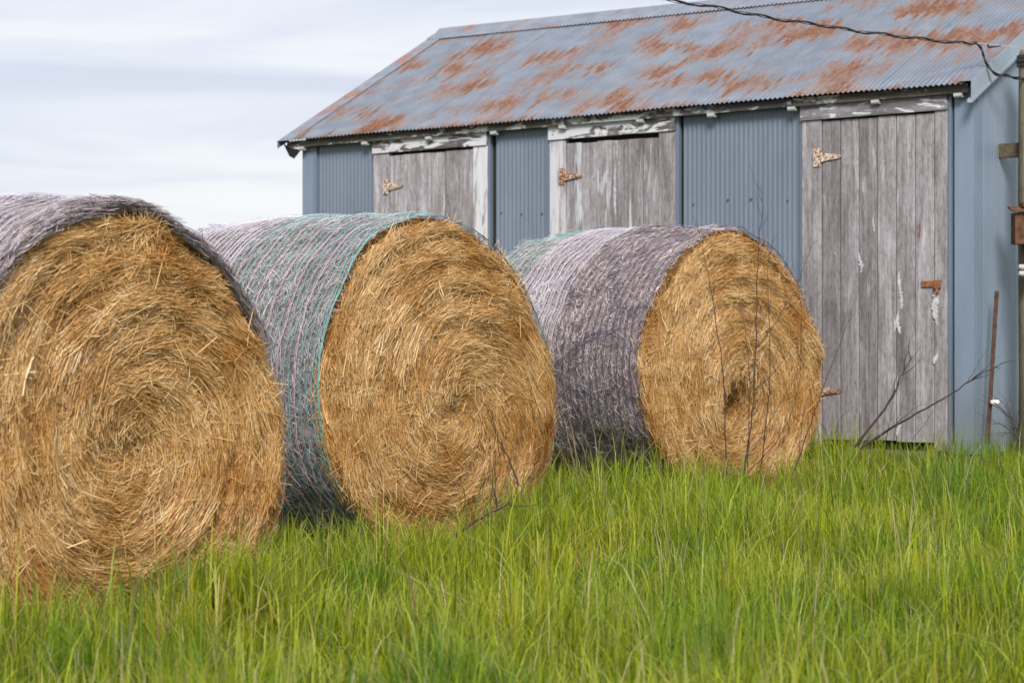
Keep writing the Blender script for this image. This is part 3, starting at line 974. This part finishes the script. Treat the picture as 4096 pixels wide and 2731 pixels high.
# far bale: torn dark blue net, white net and a few teal strands
rg, zg = [], []
ys = np.arange(.03, 1.44, .050)
for q, y in enumerate(ys):
    if y > 1.10: col = 'net_teal'
    elif y > .66: col = 'net_white'
    else: col = 'net_dark'
    w = .0042 if col != 'net_dark' else .0050
    hi = 5.0 if col != 'net_white' else 3.45 + .25 * math.sin(q * 1.9)
    rg += [(y, col, w, -2.0, hi), (y + .010, col, .0022, -2.0, hi)]
    if col == 'net_white':
        rg += [(y + .024, col, .0022, -2.0, hi - .1), (y, 'net_dark', .004, hi - .25, 5.0)]
    zc_ = 'net_lilac' if (col != 'net_dark' or q % 3) else 'net_dark'
    if q + 1 < len(ys) and (col != 'net_dark' or q % 2): zg.append((y, ys[q + 1], zc_, -.3 * PI, 1.25 * PI))
bale3, out3, bulge3, r3 = make_bale((1.285, 11.4), math.radians(43.5), .772, 1.50, (-.01, -.22), 37,
    "round hay bale with torn dark blue net, in front of the wide plank door", rg, .20, zg, 40000, side_tan=1.2, side_mat='straw_pink')
# torn net: white wad and sagging dark threads on the far bale
gw, gd = Gather(), Gather()
def side_point(y, ph, lift):
    x, z = out3(np.array(ph)); ra = np.stack([np.cos(ph), np.zeros_like(ph), np.sin(ph)], -1)
    return np.column_stack([x, y, z]) + ra * (np.asarray(lift) + bulge3(y))[:, None], ra
for k in range(46):
    f = r3.uniform(0, 1)
    y0 = .86 + .12 * f + r3.normal(0, .05); p0 = 2.45 + .38 * f + r3.normal(0, .05)
    m_ = 9; tt = np.linspace(0, 1, m_)
    a = r3.uniform(0, 6.28); ln = r3.uniform(.03, .11)
    yy = y0 + ln * (tt - .5) * math.cos(a) + .012 * np.sin(tt * r3.uniform(4, 12) + a)
    pp = p0 + ln / .7 * (tt - .5) * math.sin(a) + .016 * np.cos(tt * r3.uniform(4, 12))
    pt, ra = side_point(yy, pp, .016 + .02 * r3.uniform(0, 1) * np.sin(tt * 3.1))
    gw.add(*ribbons(pt, .0028, ra))
def droop(pts, n_thr, spread, width):
    pts = np.array(pts)
    for k in range(n_thr):
        tt = np.linspace(0, 1, 26)
        yy = np.interp(tt, np.linspace(0, 1, len(pts)), pts[:, 0]) + r3.normal(0, spread * .4) + spread * .5 * np.sin(tt * r3.uniform(5, 20) + k)
        pp = np.interp(tt, np.linspace(0, 1, len(pts)), pts[:, 1]) + r3.normal(0, spread * .5) + spread * .7 * np.sin(tt * r3.uniform(6, 22) + 2 * k)
        pt, ra = side_point(yy, pp, .020 + .006 * np.sin(tt * 9 + k))
        gd.add(*ribbons(pt, width, ra))
droop([(1.14, 2.86), (.98, 2.98), (.84, 3.12), (.70, 3.14), (.52, 3.04), (.36, 2.92), (.20, 2.86)], 6, .030, .0024)
droop([(.74, 3.14), (.58, 3.22), (.44, 3.32), (.32, 3.36), (.22, 3.30)], 5, .034, .0024)
droop([(.70, 2.42), (.66, 2.56), (.60, 2.62), (.48, 2.58), (.30, 2.56)], 5, .040, .0022)
droop([(.30, 2.60), (.20, 2.72), (.10, 2.74), (.03, 2.66)], 5, .038, .0022)
droop([(.50, 2.25), (.36, 2.45), (.28, 2.60)], 4, .05, .0022)
gw.build("net_tear", M['net_white'], bale3)
gd.build("net_tear", M['net_dark'], bale3)

# loose clumps on the first bale: a golden tuft on top and a grey wad at its far shoulder
def clump(name, centre, n, spread, mat, l0, l1, parent, seed):
    r = np.random.default_rng(seed)
    P = np.array(centre)[None] + r.normal(0, 1, (n, 3)) * np.array(spread)
    T = r.normal(0, 1, (n, 3)); N = r.normal(0, 1, (n, 3))
    ln = r.uniform(l0, l1, n)
    g = Gather(); g.add(*strands(P, T, N, ln, r.uniform(.0022, .004, n), r.normal(0, .012, (n, 3))))
    return g.build(name, mat, parent)
clump("straw_tuft", (-.24, .46, 1.30), 170, (.06, .05, .010), M['straw'], .04, .13, bale1, 3)
clump("net_wad", (.24, 1.30, 1.355), 420, (.030, .045, .022), M['straw_dark'], .03, .10, bale1, 5)

# ------------------------------------------------------------------ utility pole beside the gable end
px_, py_ = 3.20, 12.30
pz = float(ground_z(px_, py_))
pole = empty("utility_pole", (px_, py_, pz), 0)
tag(pole, "short mossy timber post carrying rusty and grey electric boxes beside the shed", "pole")
def loc(p): return (p[0] - px_, p[1] - py_, p[2] - pz)
MB().tube([(0, 0, -.3), (0.004, 0, .6), (-.004, 0, 1.5), (0, 0, 2.50), (0, 0, 2.575), (0, 0, 2.59)], [.073, .071, .070, .068, .066, .058], 16).build("post", M['pole'], pole, True)
w0 = Vector(loc((3.050, 12.470, 0))); dd = D
bz0 = 2.455 - pz
sidev = EV * .022
pts = [w0 + sidev + Vector((0, 0, bz0)), w0 - sidev + Vector((0, 0, bz0)), w0 - sidev + Vector((0, 0, bz0 + .088)), w0 + sidev + Vector((0, 0, bz0 + .088))]
MB().prism([tuple(p) for p in pts], tuple(dd * .26)).build("brace", M['beam'], pole)
ins = MB()
for z, rr in ((2.545, .082), (2.520, .090), (2.495, .082)):
    ins.tube([(0, 0, z - .010), (0, 0, z + .010)], rr, 16)
ins.build("insulator", M['black'], pole)
bx = MB().box(-.135, .11, -.175, -.068, 1.385, 1.575).build("meter_box", M['rust_dark'], pole)
MB().prism([(-.155, -.200, 1.578), (-.155, -.060, 1.610), (-.155, -.060, 1.622), (-.155, -.200, 1.588)], (.285, 0, 0)).build("lid", M['rust_dark'], bx)
MB().box(-.085, .07, -.150, -.062, 1.612, 1.640).build("cap", M['rust_dark'], bx)
MB().box(-.058, -.048, -.1775, -.1755, 1.40, 1.565).build("seam", M['stake'], bx)
MB().tube([(-.045, -.115, 1.384), (-.045, -.112, 1.33), (-.030, -.105, 1.285)], [.030, .024, .022], 10).build("conduit", M['stake'], bx)
gb = MB().box(-.045, .10, -.165, -.060, 1.175, 1.288).build("junction_box", M['grey_box'], pole)
for z in (1.245, 1.205):
    MB().tube([(-.046, -.11, z), (-.075, -.11, z), (-.098, -.11, z + .004)], [.020, .018, .014], 10).build("gland", M['grey_box'], gb)
MB().box(-.085, .10, -.17, -.06, 1.166, 1.1735).build("bracket", M['black'], gb)

# service cable: three twisted strands sagging from off to the left, then dropping to the post
cable = empty("service_cable", at(3905, 172, 12.2), 0)
tag(cable, "twisted black electric cable strung in front of the rusty roof", "cable")
cl = cable.location.copy()
def cpt(p): return p - cl
span = [(2300, -90, 11.2), (2480, -48, 11.35), (2660, 0, 11.5), (2830, 24, 11.6), (2990, 55, 11.7), (3130, 80, 11.8), (3290, 102, 11.88), (3420, 124, 11.95), (3560, 141, 12.02), (3700, 158, 12.1), (3840, 172, 12.17), (3905, 172, 12.2)]
def dense(pts, n):
    P = [at(*p) for p in pts]; o = []
    for i in range(len(P) - 1):
        a, b = P[i], P[i + 1]
        pa = P[max(i - 1, 0)]; pb = P[min(i + 2, len(P) - 1)]
        for k in range(n):
            t_ = k / n
            o.append(.5 * ((2 * a) + (b - pa) * t_ + (2 * pa - 5 * a + 4 * b - pb) * t_ ** 2 + (3 * a - pa - 3 * b + pb) * t_ ** 3))
    o.append(P[-1]); return o
base = dense(span, 14)
for s, (ph, amp, rad) in enumerate(((0.0, .008, .0056), (.75, .009, .0040), (2.6, .006, .0022))):
    pts = []
    for i, p in enumerate(base):
        a = i * .40 + ph
        pts.append(cpt(p + Vector((0, math.sin(a) * amp, math.cos(a) * amp))))
    MB().tube(pts, rad, 6).build("strand", M['cable'], cable, True)
dropp = dense([(3905, 172, 12.2), (3925, 195, 12.2), (3935, 225, 12.2), (3950, 262, 12.2), (3985, 298, 12.2), (4020, 300, 12.2), (4060, 312, 12.22), (4098, 314, 12.25)], 6)
for s in range(2):
    MB().tube([cpt(p + Vector((0, .008 * math.sin(i * .5 + s * 3.1), .005 * math.cos(i * .5 + s * 3.1)))) for i, p in enumerate(dropp)], .0058, 6).build("drop_wire", M['cable'], cable, True)
MB().tube([cpt(at(3905, 172, 12.2)), cpt(at(3950, 178, 12.2)), cpt(at(4004, 183, 12.2)), cpt(at(4080, 190, 12.23))], .0022, 5).build("tie_wire", M['grey_box'], cable)
MB().tube([cpt(at(3951, 178, 12.2)), cpt(at(3953, 189, 12.2)), cpt(at(3985, 187, 12.2)), cpt(at(4003, 183, 12.2))], [.008, .008, .005, .004], 6).build("wedge_clamp", M['cable'], cable)

# ------------------------------------------------------------------ leaning rusty stake with an insulator
sb, stp = at(3949, 1775, 12.14), at(3986, 1163, 12.24)
stake = empty("fence_stake", sb, 0)
tag(stake, "rusty iron stake leaning against the blue end wall", "stake")
vec = stp - sb
m = MB()
q = [(-.013, -.010), (.013, -.010), (.013, -.004), (.003, -.004), (.003, .014), (-.003, .014), (-.003, -.004), (-.013, -.004)]
m.prism([(a, b, 0) for a, b in q], tuple(vec)); m.build("stake_shaft", M['stake'], stake)
ip = at(3962, 1608, 12.13) - sb
im = MB()
im.tube([ip, ip + Vector((.012, -.002, 0)), ip + Vector((.022, -.003, 0)), ip + Vector((.027, -.003, 0)), ip + Vector((.032, -.003, 0)), ip + Vector((.042, -.004, 0)), ip + Vector((.052, -.005, 0))], [.012, .016, .016, .010, .016, .016, .011], 10)
im.build("insulator", M['white_cer'], stake, True)

# ------------------------------------------------------------------ bare weeds and branches
def twig_points(pts, n=5):
    P = [Vector(p) for p in pts]; o = []
    for i in range(len(P) - 1):
        a, b = P[i], P[i + 1]; pa = P[max(i - 1, 0)]; pb = P[min(i + 2, len(P) - 1)]
        for k in range(n):
            t_ = k / n
            o.append(.5 * ((2 * a) + (b - pa) * t_ + (2 * pa - 5 * a + 4 * b - pb) * t_ ** 2 + (3 * a - pa - 3 * b + pb) * t_ ** 3))
    o.append(P[-1]); return o

def shrub(name, label, cat, stems, mat, group=None):
    """stems: list of (list of (px, py, Y), base radius, number of side twigs)"""
    first = at(*stems[0][0][0])
    gz_ = float(ground_z(first.x, first.y))
    root = empty(name, (first.x, first.y, gz_), 0)
    tag(root, label, cat, group)
    o0 = Vector((first.x, first.y, gz_))
    rr = random.Random(len(label))
    for pts, rad, nt in stems:
        P = twig_points([at(*p) - o0 for p in pts])
        P = [p + Vector((rr.uniform(-1, 1), rr.uniform(-1, 1), rr.uniform(-1, 1))) * .004 for p in P]
        m = MB(); n = len(P)
        rad = rad * .74
        m.tube(P, [rad * (1 - .8 * i / (n - 1)) for i in range(n)], 5)
        for k in range(nt):
            i = int(n * (.25 + .72 * (k + .5) / max(nt, 1))); i = min(i, n - 2)
            d_ = (P[i + 1] - P[i]).normalized()
            s_ = Vector((rr.choice((-1, 1)) * rr.uniform(.3, .9), rr.uniform(-.6, .6), rr.uniform(-.1, .4)))
            l_ = rr.uniform(.05, .17)
            q1 = P[i] + (d_ + s_ * .8).normalized() * l_ * .5
            q2 = q1 + (d_ * 1.2 + s_ * .4).normalized() * l_ * .6
            m.tube([P[i], q1, q2], [rad * .32, rad * .24, rad * .12], 4)
        m.build("stem", mat, root)
    return root

shrub("bare_weed", "tall leafless dark weed standing in front of the dark netted bale", "weed", [
    ([(2975, 1900, 10.80), (3010, 1650, 10.80), (3022, 1400, 10.82), (3030, 1100, 10.86), (3036, 950, 10.88), (3050, 830, 10.90), (3040, 735, 10.92)], .0062, 9),
    ([(2905, 1900, 10.70), (2900, 1650, 10.70), (2888, 1450, 10.70), (2850, 1200, 10.72), (2825, 1060, 10.74), (2785, 868, 10.76)], .0058, 5),
    ([(3040, 1900, 10.90), (3070, 1640, 10.92), (3082, 1460, 10.94), (3074, 1240, 10.97), (3074, 1050, 11.0), (3100, 930, 11.02)], .0052, 7),
    ([(3020, 1560, 10.83), (3120, 1460, 10.80), (3220, 1300, 10.78)], .0030, 2),
    ([(3026, 1390, 10.82), (3110, 1280, 10.80), (3190, 1130, 10.76), (3225, 1040, 10.74), (3262, 950, 10.72)], .0036, 4),
    ([(2990, 1890, 10.80), (3000, 1560, 10.74), (2985, 1360, 10.72), (2962, 1220, 10.70), (2960, 1140, 10.70)], .0038, 4),
    ([(3060, 1720, 10.90), (3150, 1560, 10.84), (3215, 1440, 10.80)], .0030, 3),
    ([(3000, 1880, 10.80), (3120, 1740, 10.72), (3190, 1560, 10.70), (3205, 1250, 10.66), (3165, 1010, 10.64)], .0032, 5),
    ([(2880, 1530, 10.72), (2820, 1490, 10.68), (2775, 1480, 10.66)], .0026, 1),
], M['twig'])
shrub("bare_weed", "long thin leafless stem leaning out past the end of the dark netted bale", "weed", [
    ([(3170, 1900, 11.0), (3230, 1730, 11.0), (3290, 1560, 11.0), (3350, 1400, 11.0), (3390, 1290, 11.0), (3408, 1240, 11.0)], .0052, 2),
    ([(3195, 1840, 11.0), (3215, 1640, 11.0), (3275, 1470, 11.0), (3290, 1300, 11.0)], .0028, 2),
], M['twig'])
shrub("fallen_branch", "dark dead branches propped in the grass before the wide plank door", "branch", [
    ([(3420, 1785, 11.75), (3560, 1600, 11.78), (3605, 1500, 11.80), (3648, 1425, 11.82)], .0125, 8),
    ([(3440, 1790, 11.70), (3600, 1690, 11.74), (3760, 1600, 11.80), (3870, 1530, 11.84), (3950, 1480, 11.86), (4000, 1470, 11.86)], .0115, 3),
    ([(3870, 1530, 11.84), (3920, 1490, 11.84), (3960, 1455, 11.84), (3985, 1440, 11.84)], .0040, 1),
    ([(3865, 1532, 11.84), (3905, 1470, 11.82), (3930, 1420, 11.82), (3945, 1395, 11.82)], .0030, 0),
    ([(3890, 1520, 11.84), (3950, 1500, 11.84), (4010, 1470, 11.84)], .0034, 0),
    ([(3500, 1760, 11.72), (3600, 1680, 11.70), (3660, 1630, 11.70), (3705, 1612, 11.70)], .0050, 1),
    ([(3540, 1770, 11.74), (3565, 1660, 11.74), (3572, 1560, 11.74)], .0042, 2),
    ([(3570, 1770, 11.74), (3590, 1680, 11.74), (3625, 1560, 11.74)], .0034, 2),
    ([(3330, 1790, 11.75), (3350, 1700, 11.75), (3375, 1655, 11.75), (3398, 1637, 11.75)], .0040, 0),
    ([(3640, 1770, 11.76), (3700, 1690, 11.76), (3740, 1620, 11.76)], .0030, 1),
], M['twig'])
shrub("fallen_branch", "thick broken branch with upturned twig lying in grass before the teal netted bale", "branch", [
    ([(1820, 2140, 8.62), (1880, 2098, 8.62), (1960, 2052, 8.62), (2030, 2013, 8.62), (2042, 2008, 8.62)], .0105, 0),
    ([(1986, 2036, 8.62), (1982, 2000, 8.62), (1971, 1960, 8.62), (1980, 1925, 8.62), (2005, 1890, 8.62), (2040, 1878, 8.62)], .0042, 0),
    ([(2030, 2016, 8.62), (2080, 2022, 8.62), (2140, 2015, 8.60), (2200, 1975, 8.58)], .0036, 0),
], M['twig'])
shrub("bare_weed", "dark leafless stem crossing the golden end of the teal netted bale", "weed", [
    ([(2075, 1940, 8.95), (2045, 1860, 8.95), (2010, 1790, 8.95), (1985, 1740, 8.95), (1960, 1665, 8.95), (1945, 1620, 8.95)], .0060, 1),
    ([(1985, 2010, 8.90), (1980, 1900, 8.90), (1984, 1800, 8.90)], .0040, 0),
], M['twig'])
shrub("dry_weed", "pale dry stalks in the gap between the teal and dark netted bales", "weed", [
    ([(2320, 1930, 10.2), (2290, 1820, 10.2), (2262, 1700, 10.2), (2225, 1560, 10.2), (2200, 1430, 10.2)], .0040, 4),
    ([(2330, 1930, 10.22), (2300, 1780, 10.22), (2270, 1620, 10.22), (2250, 1500, 10.22)], .0036, 3),
    ([(2300, 1930, 10.18), (2250, 1820, 10.18), (2210, 1750, 10.18)], .0030, 2),
    ([(2355, 1930, 10.2), (2335, 1800, 10.2), (2320, 1700, 10.2)], .0030, 2),
    ([(2320, 1930, 10.2), (2310, 1850, 10.15), (2290, 1750, 10.1), (2230, 1640, 10.1)], .0030, 3),
], M['twig_pale'])
shrub("dry_weed", "dark dead brush heaped at the foot of the mossy post", "weed", [
    ([(4085, 1760, 12.0), (4055, 1700, 12.0), (4020, 1650, 12.0), (3990, 1618, 12.0)], .0070, 5),
    ([(4080, 1750, 12.0), (4060, 1690, 12.0), (4030, 1640, 12.0), (4015, 1610, 12.0)], .0060, 5),
    ([(4090, 1760, 12.0), (4070, 1700, 12.0), (4066, 1650, 12.0)], .0060, 4),
    ([(4075, 1765, 11.98), (4030, 1710, 11.98), (3985, 1690, 11.98)], .0050, 5),
    ([(4088, 1760, 11.96), (4040, 1730, 11.96), (4010, 1740, 11.96)], .0050, 5),
    ([(4100, 1760, 12.0), (4110, 1680, 12.0), (4100, 1620, 12.0)], .0060, 5),
    ([(4070, 1765, 12.0), (4048, 1690, 12.02), (4040, 1660, 12.02)], .0060, 5),
], M['twig'])

# ------------------------------------------------------------------ grass
BALES = [((-1.405, 7.15), math.radians(49), 1.45), ((-.318, 9.44), math.radians(48.5), 1.50), ((1.285, 11.4), math.radians(43.5), 1.50)]
def blocked(x, y):
    b = np.zeros(len(x), dtype=bool)
    gap = np.zeros(len(x))
    for (cx, cy), a, L in BALES:
        dx, dy = x - cx, y - cy
        u = dx * math.cos(a) + dy * math.sin(a)
        v = -dx * math.sin(a) + dy * math.cos(a)
        b |= (np.abs(u) < .40) & (v > -.04) & (v < L)
        # overhang of the bale keeps the grass short and thin
        under = np.clip(1 - np.maximum(np.abs(u) - .45, 0) / .40, 0, 1) * (v > .08) * (v < L + .1)
        gap = np.maximum(gap, under)
    # inside the shed
    dx, dy = x - SX, y - SY
    u = dx * D.x + dy * D.y; v = dx * EV.x + dy * EV.y
    b |= (u > XL - .02) & (u < XR + .02) & (v > -.02) & (v < DEP + .1)
    wall = np.clip(1 - np.abs(v + .15) / .6, 0, 1) * (u > -.5) * (u < XR + 1.0)
    return b, gap, wall

hn = smooth_noise(91, 9, (.5, 2.2)); hn2 = smooth_noise(92, 9, (2.5, 6))
GG = Gather()
def grow(n, x_of, y0, y1, h_lo, h_hi, w_lo, w_hi, lean, power=1.0):
    y = y0 + (y1 - y0) * rng.uniform(0, 1, n) ** power
    xl, xr = x_of(y)
    x = xl + (xr - xl) * rng.uniform(0, 1, n)
    # gather into tufts
    tuft = rng.uniform(0, 1, n) < .6
    x = np.where(tuft, np.round(x / .11 + .3 * np.sin(y * 13)) * .11 + rng.normal(0, .022, n), x)
    y = np.where(tuft, np.round(y / .10 + .3 * np.sin(x * 11)) * .10 + rng.normal(0, .022, n), y)
    b, gap, wall = blocked(x, y)
    keep = (~b) & (rng.uniform(0, 1, n) > gap * .93)
    x, y, gap, wall = x[keep], y[keep], gap[keep], wall[keep]
    n = len(x)
    h = rng.uniform(h_lo, h_hi, n) * (1 + .26 * hn(x, y) + .30 * hn2(x, y)) * (1 - .75 * gap) * (1 - .30 * wall)
    h = np.maximum(h, .04)
    w = rng.uniform(w_lo, w_hi, n) * .88
    a = rng.uniform(0, 2 * math.pi, n)
    ln = np.abs(rng.normal(0, lean, n)) * np.where(rng.uniform(0, 1, n) < .25, 1.9, .9) + .05
    dirx, diry = np.cos(a), np.sin(a)
    # width direction across the lean, randomly turned
    wa = a + math.pi / 2 + rng.normal(0, .5, n)
    wx_, wy_ = np.cos(wa), np.sin(wa)
    z = ground_z(x, y) - .01
    prof = [(0.0, 1.0, 0.0), (.38, .95, .10), (.74, .66, .42), (1.0, .10, 1.0)]
    droop_ = np.where(rng.uniform(0, 1, n) < .10, rng.uniform(.5, 1.1, n), 0)
    V = np.zeros((n, 4, 2, 3))
    for i, (f, wf, lf) in enumerate(prof):
        off = ln * h * lf * (1 + droop_ * .8)
        zz = z + h * (f - (droop_ * .35 * lf * f) - .25 * np.minimum(ln, 1) * lf)
        cxx, cyy = x + dirx * off, y + diry * off
        V[:, i, 0, 0] = cxx - wx_ * w * wf / 2; V[:, i, 0, 1] = cyy - wy_ * w * wf / 2; V[:, i, 0, 2] = zz
        V[:, i, 1, 0] = cxx + wx_ * w * wf / 2; V[:, i, 1, 1] = cyy + wy_ * w * wf / 2; V[:, i, 1, 2] = zz
    base_ = (np.arange(n) * 8)[:, None]
    q_ = np.array([[0, 1, 3, 2], [2, 3, 5, 4], [4, 5, 7, 6]])
    GG.add(V.reshape(-1, 3), (base_[:, :, None] + q_[None]).reshape(-1, 4))
view = lambda y: (-.285 * y - .7, .285 * y + .7)
wide = lambda y: (-.285 * y - 5.0, .285 * y + 5.0)
grow(80000, view, 4.2, 13.6, .11, .24, .0032, .0062, .42, .95)
grow(30000, view, 4.2, 13.6, .18, .30, .0040, .0085, .36, .95)
grow(4200, view, 4.4, 13.2, .25, .37, .0055, .0110, .40)
grow(1500, lambda y: (-.42 + 0 * y, .30 + 0 * y), 8.62, 9.10, .24, .36, .0045, .0085, .30)
grow(500, lambda y: (-1.25 + 0 * y, -.85 + 0 * y), 6.9, 7.3, .20, .32, .0045, .0080, .35)
grow(22000, wide, 3.0, 19.0, .12, .24, .0045, .0080, .38)
grass = GG.build("grass", M['grass'], None)
tag(grass, "long bright green grass covering the ground", "grass", kind="stuff")

# dry stems and seed heads standing in the grass
g0 = GG; GG = Gather()
grow(2600, view, 4.4, 13.2, .24, .42, .0016, .0030, .45)
grow(1500, view, 4.4, 13.2, .10, .20, .0030, .0055, 1.1)
dry = GG.build("dry_grass", M['dry_stem'], None)
tag(dry, "scattered dry brown stems among the green grass", "dry grass", kind="stuff")

# loose hay fallen round the bales
GF = Gather()
rf = np.random.default_rng(77)
for (cx_, cy_), a_, L_ in BALES:
    n = 1500
    u = rf.uniform(-.75, .75, n); v = -np.abs(rf.normal(0, .10, n)) - .01
    x = cx_ + u * math.cos(a_) - v * math.sin(a_); y = cy_ + u * math.sin(a_) + v * math.cos(a_)
    z = ground_z(x, y) + rf.uniform(.005, .10, n) * np.clip(1.2 + v * 4, .2, 1)
    T = np.column_stack([rf.normal(0, 1, n), rf.normal(0, 1, n), rf.normal(0, .35, n)])
    GF.add(*strands(np.column_stack([x, y, z]), T, rf.normal(0, 1, (n, 3)) + np.array([[0, 0, 1.5]]), rf.uniform(.05, .18, n), rf.uniform(.0025, .004, n), rf.normal(0, .006, (n, 3))))
fh = GF.build("fallen_hay", M['straw'], None)
tag(fh, "loose hay fallen in the grass at the foot of the bales", "hay", kind="stuff")
